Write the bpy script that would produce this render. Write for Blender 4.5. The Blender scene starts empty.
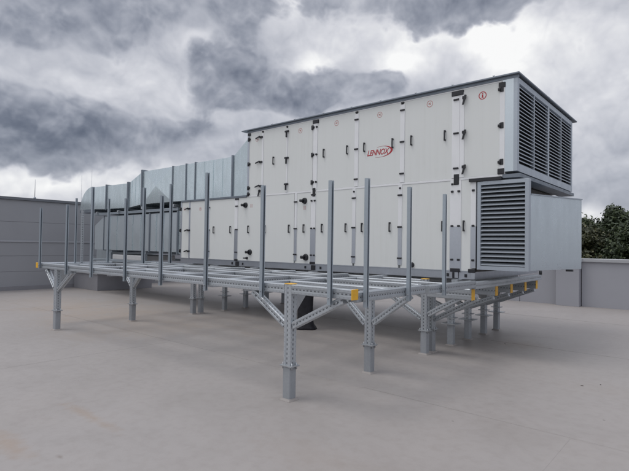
import bpy, bmesh, math, random
from mathutils import Vector, Matrix
random.seed(7)
S = bpy.context.scene
COL = S.collection
R = math.radians

# ------------------------------------------------------------------ materials
def nmat(name):
    m = bpy.data.materials.new(name); m.use_nodes = True
    nt = m.node_tree; b = nt.nodes['Principled BSDF']
    return m, nt, b
def N(nt, t, **kw):
    n = nt.nodes.new(t)
    for k, v in kw.items():
        if k.startswith('i_'):
            key = k[2:]
            n.inputs[int(key) if key.isdigit() else key].default_value = v
        else: setattr(n, k, v)
    return n
def ramp(nt, src, stops):
    r = N(nt, 'ShaderNodeValToRGB'); e = r.color_ramp.elements
    while len(e) < len(stops): e.new(0.5)
    for el, (p, c) in zip(e, stops):
        el.position = p; el.color = (*c, 1) if len(c) == 3 else c
    nt.links.new(src, r.inputs[0]); return r
def math_n(nt, op, a, b=None, c=None, clamp=False):
    n = N(nt, 'ShaderNodeMath', operation=op, use_clamp=clamp)
    for i, v in enumerate((a, b, c)):
        if v is None: continue
        if isinstance(v, (int, float)): n.inputs[i].default_value = v
        else: nt.links.new(v, n.inputs[i])
    return n.outputs[0]
def noise(nt, vec, scale, detail=4, rough=.55, dist=0.0):
    n = N(nt, 'ShaderNodeTexNoise'); n.inputs['Scale'].default_value = scale
    n.inputs['Detail'].default_value = detail; n.inputs['Roughness'].default_value = rough
    n.inputs['Distortion'].default_value = dist
    if vec is not None: nt.links.new(vec, n.inputs['Vector'])
    return n
def bump(nt, b, h, strength, dist=.01):
    n = N(nt, 'ShaderNodeBump'); n.inputs['Strength'].default_value = strength; n.inputs['Distance'].default_value = dist
    nt.links.new(h, n.inputs['Height']); nt.links.new(n.outputs[0], b.inputs['Normal'])
def geo_pos(nt): return N(nt, 'ShaderNodeNewGeometry').outputs['Position']
def mapped(nt, vec, scale):
    m = N(nt, 'ShaderNodeMapping'); m.inputs['Scale'].default_value = scale
    nt.links.new(vec, m.inputs['Vector']); return m.outputs[0]
def plain(name, col, rough=.5, metal=0.0, var=.06, scale=3.0, bmp=0.0, streak=False):
    m, nt, b = nmat(name)
    p = geo_pos(nt)
    v = mapped(nt, p, (6, 6, .5)) if streak else p
    n = noise(nt, v, scale, 5, .6)
    lo = tuple(c*(1-var*1.6) for c in col); hi = tuple(min(1, c*(1+var)) for c in col)
    r = ramp(nt, n.outputs['Fac'], [(.3, lo), (.7, hi)])
    nt.links.new(r.outputs[0], b.inputs['Base Color'])
    b.inputs['Metallic'].default_value = metal
    rr = ramp(nt, n.outputs['Fac'], [(.3, (rough*1.15,)*3), (.7, (rough*.85,)*3)])
    nt.links.new(rr.outputs[0], b.inputs['Roughness'])
    if bmp:
        n2 = noise(nt, p, 60, 3); bump(nt, b, n2.outputs['Fac'], bmp, .003)
    return m

def galv(name, col, rough, metal=.8, perf=False, spangle=.10, wave=0.0):
    """zinc coated steel: spangle from two voronoi scales, faint streaks; optional punched slots from the profile's own UVs"""
    m, nt, b = nmat(name)
    p = geo_pos(nt)
    vo = N(nt, 'ShaderNodeTexVoronoi'); vo.inputs['Scale'].default_value = 55
    nt.links.new(p, vo.inputs['Vector'])
    bw = N(nt, 'ShaderNodeRGBToBW'); nt.links.new(vo.outputs['Color'], bw.inputs[0])
    st = noise(nt, mapped(nt, p, (3, 3, .8)), 2.2, 5, .62)
    f = math_n(nt, 'ADD', math_n(nt, 'MULTIPLY', bw.outputs[0], .22), math_n(nt, 'MULTIPLY', st.outputs['Fac'], .98))
    lo = tuple(c*(1-spangle*1.5) for c in col); hi = tuple(min(1, c*(1+spangle)) for c in col)
    r = ramp(nt, f, [(.3, lo), (.9, hi)])
    colout = r.outputs[0]
    rr = ramp(nt, f, [(.3, (rough*1.25,)*3), (.9, (rough*.8,)*3)])
    rough_out = rr.outputs[0]
    oi = N(nt, 'ShaderNodeObjectInfo')
    vr = ramp(nt, oi.outputs['Random'], [(0, (.90,)*3), (1, (1.06,)*3)])
    mm = N(nt, 'ShaderNodeMixRGB', blend_type='MULTIPLY'); mm.inputs['Fac'].default_value = 1
    nt.links.new(colout, mm.inputs['Color1']); nt.links.new(vr.outputs[0], mm.inputs['Color2']); colout = mm.outputs[0]
    b.inputs['Metallic'].default_value = metal
    if perf:
        uv = N(nt, 'ShaderNodeUVMap'); uv.uv_map = 'UVMap'
        sx = N(nt, 'ShaderNodeSeparateXYZ'); nt.links.new(uv.outputs[0], sx.inputs[0])
        u, v = sx.outputs[0], sx.outputs[1]
        fr = math_n(nt, 'FRACT', math_n(nt, 'DIVIDE', u, .05))
        a = math_n(nt, 'LESS_THAN', math_n(nt, 'ABSOLUTE', math_n(nt, 'SUBTRACT', fr, .5)), .24)
        c = math_n(nt, 'LESS_THAN', math_n(nt, 'ABSOLUTE', v), .0062)
        slot = math_n(nt, 'MULTIPLY', a, c)
        fr2 = math_n(nt, 'FRACT', math_n(nt, 'ADD', math_n(nt, 'DIVIDE', u, .05), .5))
        a2 = math_n(nt, 'LESS_THAN', math_n(nt, 'ABSOLUTE', math_n(nt, 'SUBTRACT', fr2, .5)), .12)
        c2 = math_n(nt, 'LESS_THAN', math_n(nt, 'ABSOLUTE', math_n(nt, 'SUBTRACT', math_n(nt, 'ABSOLUTE', v), .034)), .0045)
        slot = math_n(nt, 'MAXIMUM', slot, math_n(nt, 'MULTIPLY', math_n(nt, 'MULTIPLY', a2, c2), .35))
        mx = N(nt, 'ShaderNodeMixRGB'); mx.inputs['Color2'].default_value = (.10, .107, .118, 1)
        nt.links.new(slot, mx.inputs['Fac']); nt.links.new(colout, mx.inputs['Color1'])
        colout = mx.outputs[0]
        nt.links.new(math_n(nt, 'MULTIPLY', math_n(nt, 'SUBTRACT', 1.0, slot), metal), b.inputs['Metallic'])
    nt.links.new(colout, b.inputs['Base Color']); nt.links.new(rough_out, b.inputs['Roughness'])
    if wave:
        n2 = noise(nt, mapped(nt, p, (1.6, 1.6, .9)), 1.6, 3, .5); bump(nt, b, n2.outputs['Fac'], wave, .03)
    return m

M = {}
def panel_mat():
    m, nt, b = nmat('coated_panel'); p = geo_pos(nt)
    st = noise(nt, mapped(nt, p, (9, 9, .35)), 1.6, 5, .62); bl = noise(nt, p, .7, 4, .55); fi = noise(nt, p, 7, 5, .6)
    oi = N(nt, 'ShaderNodeObjectInfo')
    f = math_n(nt, 'ADD', math_n(nt, 'MULTIPLY', st.outputs['Fac'], .55), math_n(nt, 'ADD', math_n(nt, 'MULTIPLY', bl.outputs['Fac'], .3), math_n(nt, 'MULTIPLY', fi.outputs['Fac'], .15)))
    f = math_n(nt, 'ADD', f, math_n(nt, 'MULTIPLY', math_n(nt, 'SUBTRACT', oi.outputs['Random'], .5), .10))
    r = ramp(nt, f, [(.30, (.655, .672, .658)), (.44, (.690, .708, .700)), (.70, (.705, .725, .718))])
    nt.links.new(r.outputs[0], b.inputs['Base Color'])
    rr = ramp(nt, f, [(.3, (.44,)*3), (.7, (.32,)*3)]); nt.links.new(rr.outputs[0], b.inputs['Roughness'])
    bump(nt, b, bl.outputs['Fac'], .10, .03)
    return m
M['panel'] = panel_mat()
M['panel_edge'] = plain('white_profile', (.77, .78, .80), .35, 0, .03, 2)
M['alu'] = galv('aluminium_profile', (.55, .58, .63), .34, .85, spangle=.05)
M['black'] = plain('black_plastic', (.018, .019, .024), .42, 0, .1, 20)
M['roofsheet'] = galv('roof_sheet', (.21, .24, .28), .48, .5, spangle=.05)
M['hood'] = galv('hood_sheet', (.59, .65, .69), .30, .72, spangle=.035, wave=.08)
M['louvre'] = galv('louvre_slat', (.43, .475, .53), .42, .45, spangle=.04)
M['dark_in'] = plain('dark_interior', (.022, .023, .027), .8)
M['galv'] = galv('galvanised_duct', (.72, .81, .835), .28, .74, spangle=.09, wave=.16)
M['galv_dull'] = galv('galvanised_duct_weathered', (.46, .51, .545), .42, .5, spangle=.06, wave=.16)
M['flange'] = galv('duct_flange', (.24, .27, .31), .5, .7)
M['perf'] = galv('punched_profile', (.46, .49, .52), .44, .6, perf=True, spangle=.07)
M['post'] = galv('strut_channel', (.38, .43, .475), .46, .6, spangle=.06)
M['sleeve'] = galv('grey_sleeve', (.34, .36, .385), .52, .3, spangle=.08)
M['zinc'] = galv('zinc_plate', (.45, .47, .49), .42, .75)
M['yellow'] = plain('yellow_cap', (.80, .44, .03), .45, 0, .10, 9)
M['red'] = plain('red_print', (.42, .03, .04), .5, 0, .08, 30)
M['soft_red'] = plain('soft_red_print', (.50, .20, .19), .5, 0, .1, 30)
M['pink'] = plain('faded_print', (.58, .47, .46), .5, 0, .1, 40)
M['coping'] = plain('coping_sheet', (.40, .41, .43), .5, .1, .06, 2)
M['coping_dark'] = plain('dark_coping_sheet', (.16, .17, .19), .5, .2, .06, 2)
M['wall_panel'] = plain('grey_wall_panel', (.315, .322, .345), .5, 0, .035, .5)
M['wall_rail'] = plain('wall_rail', (.37, .38, .41), .5, 0, .05, 2)
M['parapet'] = plain('parapet_cladding', (.345, .35, .385), .6, 0, .04, .5)
M['curb'] = plain('curb_cladding', (.25, .25, .27), .6, 0, .06, 1.5)
M['pale'] = plain('pale_box', (.5, .51, .52), .5, .1, .06, 3)
M['cloth'] = plain('black_cloth', (.012, .012, .018), .6, 0, .3, 12, .4)
M['bark'] = plain('bark', (.06, .045, .032), .9, 0, .3, 4, .4)
M['grassland'] = plain('grassland', (.040, .048, .028), .9, 0, .4, .02)
M['brownish'] = plain('brown_recess', (.085, .08, .078), .7, 0, .1, 3)

def leaf_mat(name, col):
    m, nt, b = nmat(name)
    oi = N(nt, 'ShaderNodeNewGeometry')
    r = ramp(nt, oi.outputs['Random Per Island'], [(0, tuple(c*.55 for c in col)), (.6, col), (1, (col[0]*1.7, col[1]*1.5, col[2]*1.2))])
    nt.links.new(r.outputs[0], b.inputs['Base Color']); b.inputs['Roughness'].default_value = .6
    return m
LEAF = [leaf_mat('dark_leaves', (.034, .052, .022)), leaf_mat('green_leaves', (.042, .062, .024)), leaf_mat('brown_leaves', (.05, .056, .026))]

# roof membrane: warm grey PVC with soiling, ponding rings and footprints
def membrane():
    m, nt, b = nmat('roof_membrane'); p = geo_pos(nt)
    big = noise(nt, p, .22, 5, .6, .4); mid = noise(nt, p, .9, 6, .65, .6); fine = noise(nt, p, 9, 5, .6)
    grit = noise(nt, p, 70, 3, .7)
    base = ramp(nt, big.outputs['Fac'], [(.28, (.288, .264, .250)), (.5, (.306, .285, .273)), (.74, (.316, .298, .289))])
    m1 = N(nt, 'ShaderNodeMixRGB', blend_type='MULTIPLY'); m1.inputs['Fac'].default_value = 1
    r2 = ramp(nt, mid.outputs['Fac'], [(.25, (.91, .90, .89)), (.48, (.985, .98, .98)), (.75, (1.02, 1.015, 1.015))])
    nt.links.new(base.outputs[0], m1.inputs['Color1']); nt.links.new(r2.outputs[0], m1.inputs['Color2'])
    m2 = N(nt, 'ShaderNodeMixRGB', blend_type='MULTIPLY'); m2.inputs['Fac'].default_value = 1
    r3 = ramp(nt, fine.outputs['Fac'], [(.2, (.90, .89, .88)), (.55, (1, 1, 1))])
    nt.links.new(m1.outputs[0], m2.inputs['Color1']); nt.links.new(r3.outputs[0], m2.inputs['Color2'])
    # rusty puddle stains: soft patches with ragged noise edges at fixed places on the roof
    cur = m2.outputs[0]
    sx = N(nt, 'ShaderNodeSeparateXYZ'); nt.links.new(p, sx.inputs[0])
    for (cx, cy, rx, ry, a, col) in ((-4.6, 2.15, .60, .10, .40, (.30, .225, .165)), (-4.45, 1.42, .55, .14, .42, (.30, .22, .16)), (-3.9, 1.6, .10, .03, .6, (.17, .14, .12)),
                                (-2.7, 8.7, .55, .5, .35, (.24, .19, .15)), (-9.8, 5.6, 3.2, 2.2, .28, (.40, .31, .235)), (-13, 5.5, 3.5, 1.8, .25, (.40, .31, .23)),
                                (-2.4, 2.9, .8, .35, .16, (.30, .25, .21)), (-1.0, 6.6, .9, .5, .2, (.27, .235, .205))):
        dx = math_n(nt, 'DIVIDE', math_n(nt, 'SUBTRACT', sx.outputs[0], cx), rx)
        dy = math_n(nt, 'DIVIDE', math_n(nt, 'SUBTRACT', sx.outputs[1], cy), ry)
        d = math_n(nt, 'SQRT', math_n(nt, 'ADD', math_n(nt, 'MULTIPLY', dx, dx), math_n(nt, 'MULTIPLY', dy, dy)))
        d = math_n(nt, 'ADD', d, math_n(nt, 'MULTIPLY', math_n(nt, 'SUBTRACT', math_n(nt, 'ADD', math_n(nt, 'MULTIPLY', mid.outputs['Fac'], .6), math_n(nt, 'MULTIPLY', fine.outputs['Fac'], .4)), .5), 3.2))
        f = math_n(nt, 'MULTIPLY', math_n(nt, 'SUBTRACT', 1.0, d, clamp=True), a * 1.2)
        mx = N(nt, 'ShaderNodeMixRGB'); mx.inputs['Color2'].default_value = (*col, 1)
        nt.links.new(f, mx.inputs['Fac']); nt.links.new(cur, mx.inputs['Color1']); cur = mx.outputs[0]
    # small dark specks of dirt
    vo = N(nt, 'ShaderNodeTexVoronoi'); vo.inputs['Scale'].default_value = 1.7; nt.links.new(p, vo.inputs['Vector'])
    spk = math_n(nt, 'LESS_THAN', math_n(nt, 'ADD', vo.outputs['Distance'], math_n(nt, 'MULTIPLY', fine.outputs['Fac'], .06)), .052)
    mx = N(nt, 'ShaderNodeMixRGB'); mx.inputs['Color2'].default_value = (.12, .105, .095, 1)
    nt.links.new(math_n(nt, 'MULTIPLY', spk, .55), mx.inputs['Fac']); nt.links.new(cur, mx.inputs['Color1'])
    nt.links.new(mx.outputs[0], b.inputs['Base Color'])
    rr = ramp(nt, mid.outputs['Fac'], [(.3, (.48,)*3), (.7, (.66,)*3)]); nt.links.new(rr.outputs[0], b.inputs['Roughness'])
    h = math_n(nt, 'ADD', math_n(nt, 'MULTIPLY', mid.outputs['Fac'], 1.0), math_n(nt, 'MULTIPLY', grit.outputs['Fac'], .04))
    bump(nt, b, h, .35, .03)
    return m
M['membrane'] = membrane()

# ------------------------------------------------------------------ mesh helpers
class MB:
    def __init__(s): s.bm = bmesh.new(); s.uv = s.bm.loops.layers.uv.new('UVMap')
    def poly(s, pts, faces):
        vs = [s.bm.verts.new(p) for p in pts]
        fs = []
        for f in faces:
            fc = s.bm.faces.new([vs[i] for i in f]); fs.append(fc)
            for l in fc.loops: l[s.uv].uv = (0, 9)
        return vs, fs
    def box(s, a, b, bev=0.0):
        x0, x1 = sorted((a[0], b[0])); y0, y1 = sorted((a[1], b[1])); z0, z1 = sorted((a[2], b[2]))
        vs, fs = s.poly([(x0,y0,z0),(x1,y0,z0),(x1,y1,z0),(x0,y1,z0),(x0,y0,z1),(x1,y0,z1),(x1,y1,z1),(x0,y1,z1)],
               [(0,3,2,1),(4,5,6,7),(0,1,5,4),(1,2,6,5),(2,3,7,6),(3,0,4,7)])
        if bev:
            es = list({e for f in fs for e in f.edges})
            bmesh.ops.bevel(s.bm, geom=es, offset=bev, segments=2, affect='EDGES', profile=.5)
        return s
    def hexa(s, p8): # bottom 4 ccw, top 4 ccw
        s.poly(p8, [(0,3,2,1),(4,5,6,7),(0,1,5,4),(1,2,6,5),(2,3,7,6),(3,0,4,7)]); return s
    def prism(s, prof, p0, p1, up=(0,0,1)):
        """extrude a closed 2-D profile (x along side, y along up) from p0 to p1; UV = metres along, metres from the face centre"""
        p0 = Vector(p0); p1 = Vector(p1); d = (p1-p0); L = d.length; d.normalize()
        up = Vector(up); side = d.cross(up).normalized(); up2 = side.cross(d).normalized()
        n = len(prof)
        A = [s.bm.verts.new(p0 + side*x + up2*y) for x, y in prof]
        B = [s.bm.verts.new(p1 + side*x + up2*y) for x, y in prof]
        hx = max(abs(x) for x, y in prof); hy = max(abs(y) for x, y in prof)
        for i in range(n):
            j = (i+1) % n
            f = s.bm.faces.new((A[i], A[j], B[j], B[i]))
            (xa, ya), (xb, yb) = prof[i], prof[j]
            mx, my = (xa+xb)/2, (ya+yb)/2
            horiz = abs(mx)/hx > abs(my)/hy   # face looks sideways
            for l, (uu, (px, py)) in zip(f.loops, ((0, prof[i]), (0, prof[j]), (L, prof[j]), (L, prof[i]))):
                l[s.uv].uv = (uu, py if horiz else px)
        for V in (A[::-1], B):
            f = s.bm.faces.new(V)
            for l in f.loops: l[s.uv].uv = (0, 9)
        return s
    def cyl(s, p0, p1, r, seg=12, r2=None):
        r2 = r if r2 is None else r2
        p0 = Vector(p0); p1 = Vector(p1); d = (p1-p0).normalized()
        t = Vector((0,0,1)) if abs(d.z) < .9 else Vector((1,0,0)); a = d.cross(t).normalized(); b = d.cross(a)
        A = []; B = []
        for i in range(seg):
            an = 2*math.pi*i/seg; o = a*math.cos(an) + b*math.sin(an)
            A.append(s.bm.verts.new(p0+o*r)); B.append(s.bm.verts.new(p1+o*r2))
        for i in range(seg):
            j = (i+1) % seg; f = s.bm.faces.new((A[i], A[j], B[j], B[i])); f.smooth = True
            for l in f.loops: l[s.uv].uv = (0, 9)
        for V in (A[::-1], B):
            f = s.bm.faces.new(V)
            for l in f.loops: l[s.uv].uv = (0, 9)
        return s
    def build(s, name, mat, parent=None, recalc=True):
        if recalc: bmesh.ops.recalc_face_normals(s.bm, faces=s.bm.faces)
        me = bpy.data.meshes.new(name); s.bm.to_mesh(me); s.bm.free()
        for m_ in (mat if isinstance(mat, list) else [mat]): me.materials.append(m_)
        o = bpy.data.objects.new(name, me); COL.objects.link(o)
        if parent is not None: o.parent = parent; o.matrix_parent_inverse = Matrix.Translation(-wloc(parent))
        return o
WL = {}
def wloc(o):
    v = Vector((0, 0, 0))
    while o is not None:
        v += o.location + (o.matrix_parent_inverse.translation if o.parent else Vector((0, 0, 0))); o = o.parent
    return v
def thing(name, label, cat, loc=(0,0,0), group=None):
    o = bpy.data.objects.new(name, None); COL.objects.link(o); o.location = loc; o.empty_display_size = .2
    return tag(o, label, cat, group)
def tag(o, label, cat, group=None):
    o['label'] = label; o['category'] = cat
    if group: o['group'] = group
    return o
def lab(o, label): o['label'] = label; return o
def structure(o): o['kind'] = 'structure'; return o

def sq_prof(w, h, groove=.006, gw=.18, ch=.006):
    """punched square tube: chamfered corners, shallow groove down the middle of every side"""
    a, b = w/2, h/2; g = gw*min(w, h)
    pts = []
    pts += [(-a+ch, -b), (-g, -b), (-g*.8, -b+groove), (g*.8, -b+groove), (g, -b), (a-ch, -b)]
    pts += [(a, -b+ch), (a, -g), (a-groove, -g*.8), (a-groove, g*.8), (a, g), (a, b-ch)]
    pts += [(a-ch, b), (g, b), (g*.8, b-groove), (-g*.8, b-groove), (-g, b), (-a+ch, b)]
    pts += [(-a, b-ch), (-a, g), (-a+groove, g*.8), (-a+groove, -g*.8), (-a, -g), (-a, -b+ch)]
    return pts
F100 = sq_prof(.10, .10); F80 = sq_prof(.075, .075, .005); F160 = sq_prof(.10, .16)
def c_prof(w=.05, t=.005, lip=.013):
    a = w/2   # C channel, open towards +x of the profile
    return [(-a,-a),(a,-a),(a,-a+lip),(a-t,-a+lip),(a-t,-a+t),(-a+t,-a+t),(-a+t,a-t),(a-t,a-t),(a-t,a-lip),(a,a-lip),(a,a),(-a,a)]

# ------------------------------------------------------------------ setting
mb = MB(); mb.box((-18.6, -16, -.3), (16, 16.0, 0))
# welded membrane overlaps, a few millimetres proud of the sheet
for y in (0.95, 4.70, 8.75, 12.6):
    x = -18.25
    while x < 15.8:
        x2 = min(x+5.0, 15.8); yy = y + random.uniform(-.03, .03)
        mb.hexa([(x, yy, .0005), (x2, yy+random.uniform(-.03,.03), .0005), (x2, yy+.05, .0005), (x, yy+.05, .0005),
                 (x, yy, .0022), (x2, yy+.0, .0022), (x2, yy+.05, .001), (x, yy+.05, .001)])
        x = x2 + .0
for (x, y0, y1) in ((-1.1, 1.0, 4.7), (1.4, 4.76, 8.7), (-7.2, 1.0, 4.68), (-12.5, 4.76, 8.7), (1.5, 8.8, 12.5)):
    mb.hexa([(x, y0, .0005), (x+.05, y0, .0005), (x+.05, y1, .0005), (x, y1, .0005), (x, y0, .0022), (x+.05, y0, .001), (x+.05, y1, .001), (x, y1, .0022)])
structure(mb.build('roof_deck', M['membrane']))
mb = MB(); mb.box((-900, -900, -8), (900, 900, -7.5)); structure(mb.build('terrain', M['grassland']))

# tall panel wall on the left
w = thing('panel_wall', 'tall dark grey panel wall with horizontal joints along the left edge of the roof', 'wall', (-18.45, 4, 0))
zs = [0.0, .63, 1.16, 1.64, 2.32, 3.06]
for i in range(5):
    MB().box((-18.6, -10, zs[i]+.003), (-18.30, 15.85, zs[i+1]-.003), .004).build('wall_panel', M['wall_panel'], w)
MB().box((-18.3, -10, 1.635), (-18.275, 15.85, 1.69)).build('rail', M['wall_rail'], w)
MB().box((-18.58, -10, 0), (-18.32, 15.84, 3.06)).build('core', M['dark_in'], w)
MB().box((-18.66, -10, 3.06), (-18.24, 15.9, 3.15), .004).build('coping', M['coping_dark'], w)
MB().box((-18.3, -10, 0), (-18.27, 15.85, .14)).build('skirting', M['curb'], w)
# low parapet at the back
pw = thing('parapet_wall', 'low grey parapet wall with pale coping along the back edge of the roof', 'wall', (-3, 16, 0))
for (a, b_) in ((-18.2, -11.02), (-11, -7.62), (-7.6, -5.02), (-5, -3.92), (-3.26, .48), (.5, 4.48), (4.5, 8.48), (8.5, 15.9)):
    MB().box((a, 15.9, 0), (b_, 16.2, 1.30)).build('cladding', M['parapet'], pw)
MB().box((-3.90, 15.66, 0), (-3.28, 16.2, 1.30), .004).build('pier', M['parapet'], pw)
MB().box((-18.2, 15.84, 1.30), (15.9, 16.28, 1.40), .012).build('coping', M['coping'], pw)
MB().box((-3.96, 15.60, 1.302), (-3.22, 15.90, 1.398), .004).build('pier_cap', M['coping'], pw)
# lightning rods on and behind the wall
for i, (x, y, z0, z1, lb) in enumerate(((-18.42, 6.47, 3.15, 3.83, 'thin lightning rod on the dark wall, the one left of the ductwork'),
                             (-20.0, 8.76, -.3, 4.40, 'thin faint lightning rod rising behind the elbow end of the upper duct'),
                             (-20.0, 9.17, -.3, 4.74, 'tallest thin lightning rod standing just above the duct elbow'))):
    t = thing('lightning_rod', lb, 'lightning rod', (x, y, z0), 'lightning rods on the roof')
    MB().cyl((x, y, z0), (x, y, z1), .010, 8, .007).build('rod', M['zinc'], t)
    MB().cyl((x, y, z0), (x, y, z0+.06), .05, 12, .03).build('foot', M['flange'], t)
MB().box((-21.4, 8.4, -7.4), (-19.2, 12.0, -.3)).build('lower_roof', M['parapet'])['kind'] = 'structure'

# ------------------------------------------------------------------ support platform
YA, YB, YE = 3.81, 5.33, 6.97
ROWS = [(3.81, 1.235), (5.33, 1.205)]
REAR = [(6.86, 1.06), (7.08, 1.06), (7.80, 1.06), (8.50, 1.06), (9.25, 1.05), (9.93, 1.05)]
XL, XR = -9.6, -3.58
P = thing('support_platform', 'galvanised steel platform of punched profiles on legs carrying the white air handling unit', 'platform', (-6.5, 6.5, 0))
def leg(x, y, top, wide_collar=False, cap=False):
    zc = .36
    o = MB().prism(F100, (x, y, zc-.04), (x, y, top), (0, 1, 0)).build('leg', M['perf'], P)
    # lower sleeve with rounded corners
    m = MB(); m.box((x-.0525, y-.0525, .002), (x+.0525, y+.0525, zc), .014); sl = m.build('sleeve', M['sleeve'], o)
    MB().hexa([(x-.078, y-.078, .001), (x+.078, y-.078, .001), (x+.078, y+.078, .001), (x-.078, y+.078, .001),
               (x-.060, y-.060, .022), (x+.060, y-.060, .022), (x+.060, y+.060, .022), (x-.060, y+.060, .022)]).build('foot_plate', M['membrane'], o)
    m = MB(); h = .135 if wide_collar else .085
    m.box((x-h, y-h*.8, zc), (x+h, y+h*.8, zc+.014), .002)
    for sx in ((-1, 1) if not wide_collar else ()):
        m.cyl((x+sx*(h-.02), y-.035, zc-.03), (x+sx*(h-.02), y-.035, zc+.04), .008, 6)
        m.cyl((x+sx*(h-.02), y+.035, zc-.03), (x+sx*(h-.02), y+.035, zc+.04), .008, 6)
    m.build('collar', M['zinc'], o)
    if wide_collar:
        MB().box((x-.088, y-.075, zc+.10), (x+.088, y+.075, zc+.115)).build('stiffener', M['zinc'], o)
        MB().hexa([(x-.07, y-.06, top-.20), (x+.07, y-.06, top-.20), (x+.07, y+.06, top-.20), (x-.07, y+.06, top-.20), (x-.12, y-.085, top-.002), (x+.12, y-.085, top-.002), (x+.12, y+.085, top-.002), (x-.12, y+.085, top-.002)]).build('head_plate', M['zinc'], o)
    if cap: MB().box((x-.05, y-.05, top), (x+.05, y+.05, top+.008), .002).build('end_cap', M['yellow'], o)
    return o
def brace(p0, p1, y):
    o = MB().prism(F80, (p0[0], y, p0[1]), (p1[0], y, p1[1]), (0, 1, 0)).build('brace', M['perf'], P)
    d = Vector((p1[0]-p0[0], 0, p1[1]-p0[1])).normalized()
    for q, s_ in ((p0, 1), (p1, -1)):
        c = Vector((q[0], y, q[1])) + d*s_*.07
        MB().cyl((c.x, y-.05, c.z), (c.x, y-.035, c.z), .011, 6).build('bolt', M['zinc'], o)
for x in (XL, XR):
    for (y, top) in ROWS:
        leg(x, y, top if x == XR and y == YA else top-.1 , cap=(x == XR and y == YA))
    for i, (y, top) in enumerate(REAR):
        leg(x, y, 1.16 if (x == XR and i == 0) else top-.155, wide_collar=i >= 2, cap=(x == XR and i == 0))
# middle leg row under the unit
def xbeam(x0, x1, y, top, prof=F100, hh=.05, capL=True, capR=True):
    o = MB().prism(prof, (x0, y, top-hh), (x1, y, top-hh)).build('cross_beam', M['perf'], P)
    if capL: MB().box((x0-.012, y-.052, top-2*hh-.002), (x0, y+.052, top+.002), .004).build('end_cap', M['yellow'], o)
    if capR: MB().box((x1, y-.052, top-2*hh-.002), (x1+.012, y+.052, top+.002), .004).build('end_cap', M['yellow'], o)
    return o
# front row: beam split by the right-hand leg which runs up to the top
xbeam(-10.40, XR-.052, YA, 1.235, capL=False, capR=False)
MB().prism(F100, (-10.46, YA-.05, 1.185), (-10.46, YB-.06, 1.185)).build('rail', M['perf'], P)
MB().box((-10.512, YA-.064, 1.133), (-10.408, YA-.051, 1.237), .004).build('end_cap', M['yellow'], P); xbeam(XR+.052, -2.74, YA, 1.235, capL=False)
xbeam(-10.40, -2.85, YB, 1.205, capL=False, capR=False)
for (y, top) in REAR:
    if y < 7.0: xbeam(-10.3, XR-.055, y, 1.155, capL=False, capR=False); xbeam(XR+.055, -2.82, y, 1.055, F160, .08, False, True)
    elif y < 7.5: continue
    else: xbeam(-10.3, -2.82, y, top, F160, .08, False, True)
# braces
brace((XR-.06, .80), (-4.16, 1.12), YA); brace((XR+.06, .80), (-2.86, 1.125), YA)
brace((XL-.05, .75), (-10.10, 1.12), YA); brace((XL+.05, .75), (-8.95, 1.12), YA)
brace((XR-.06, .64), (-4.10, 1.05), YB); brace((XR+.06, .66), (-2.98, 1.05), YB)
brace((XL-.05, .75), (-10.0, 1.09), YB); brace((XL+.05, .75), (-9.2, 1.09), YB)
brace((XR-.06, .55), (-4.25, .90), 6.86); brace((XR+.06, .62), (-2.98, .93), 6.86); brace((XR+.06, .52), (-2.84, .90), 7.08)
for (y, top) in REAR[2:]:
    brace((XR+.06, .60), (-2.86, .87), y); brace((XR-.06, .60), (-4.3, .87), y)
for y in (7.08,) + tuple(q[0] for q in REAR[2:]):
    pass
# gussets behind the front legs
for x in (XR, XL):
    MB().hexa([(x-.02, YA+.056, .93), (x+.02, YA+.056, .93), (x+.02, YA+.066, .93), (x-.02, YA+.066, .93), (x-.02, YA+.056, 1.13), (x+.02, YA+.056, 1.13), (x+.02, YA+.25, 1.13), (x-.02, YA+.25, 1.13)]).build('gusset', M['zinc'], P)
# longitudinal (Y) rails on top
def yrail(x, y0, y1, top, w=.10):
    return MB().prism(F100, (x, y0, top-.05), (x, y1, top-.05)).build('rail', M['perf'], P)
yrail(-2.80, YA+.055, YB-.06, 1.200); yrail(-2.80, YB+.055, 6.80, 1.185)
yrail(-2.80, 6.81, 10.02, 1.160)
MB().prism(F100, (-2.80, 6.80, 1.11), (-2.80, 6.81, 1.11)).build('splice', M['zinc'], P)
for x in (-10.34, -9.0, -7.75, -6.3, -5.05, -4.35):
    yrail(x, YA+.055, YB-.055, 1.202); yrail(x-.02, YB+.055, 6.80, 1.182)
for x in (-10.3, XL+.3, -7.9, -6.2, -4.6, XR+.35):
    yrail(x, 7.14, 10.0, 1.160)
# intermediate joists along X
for (x0, x1, y, top) in ((-10.28, -9.06, 4.55, 1.198), (-8.94, -7.81, 4.75, 1.198), (-7.69, -6.36, 4.55, 1.198), (-6.24, -5.11, 4.72, 1.198), (-4.29, -2.86, 4.6, 1.197),
                         (-10.28, -9.08, 6.1, 1.178), (-8.96, -7.83, 6.2, 1.178), (-7.71, -6.38, 6.05, 1.178), (-6.26, -5.13, 6.2, 1.178), (-4.31, -2.86, 6.1, 1.178)):
    xbeam(x0, x1, y, top, capL=False, capR=False)
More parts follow.
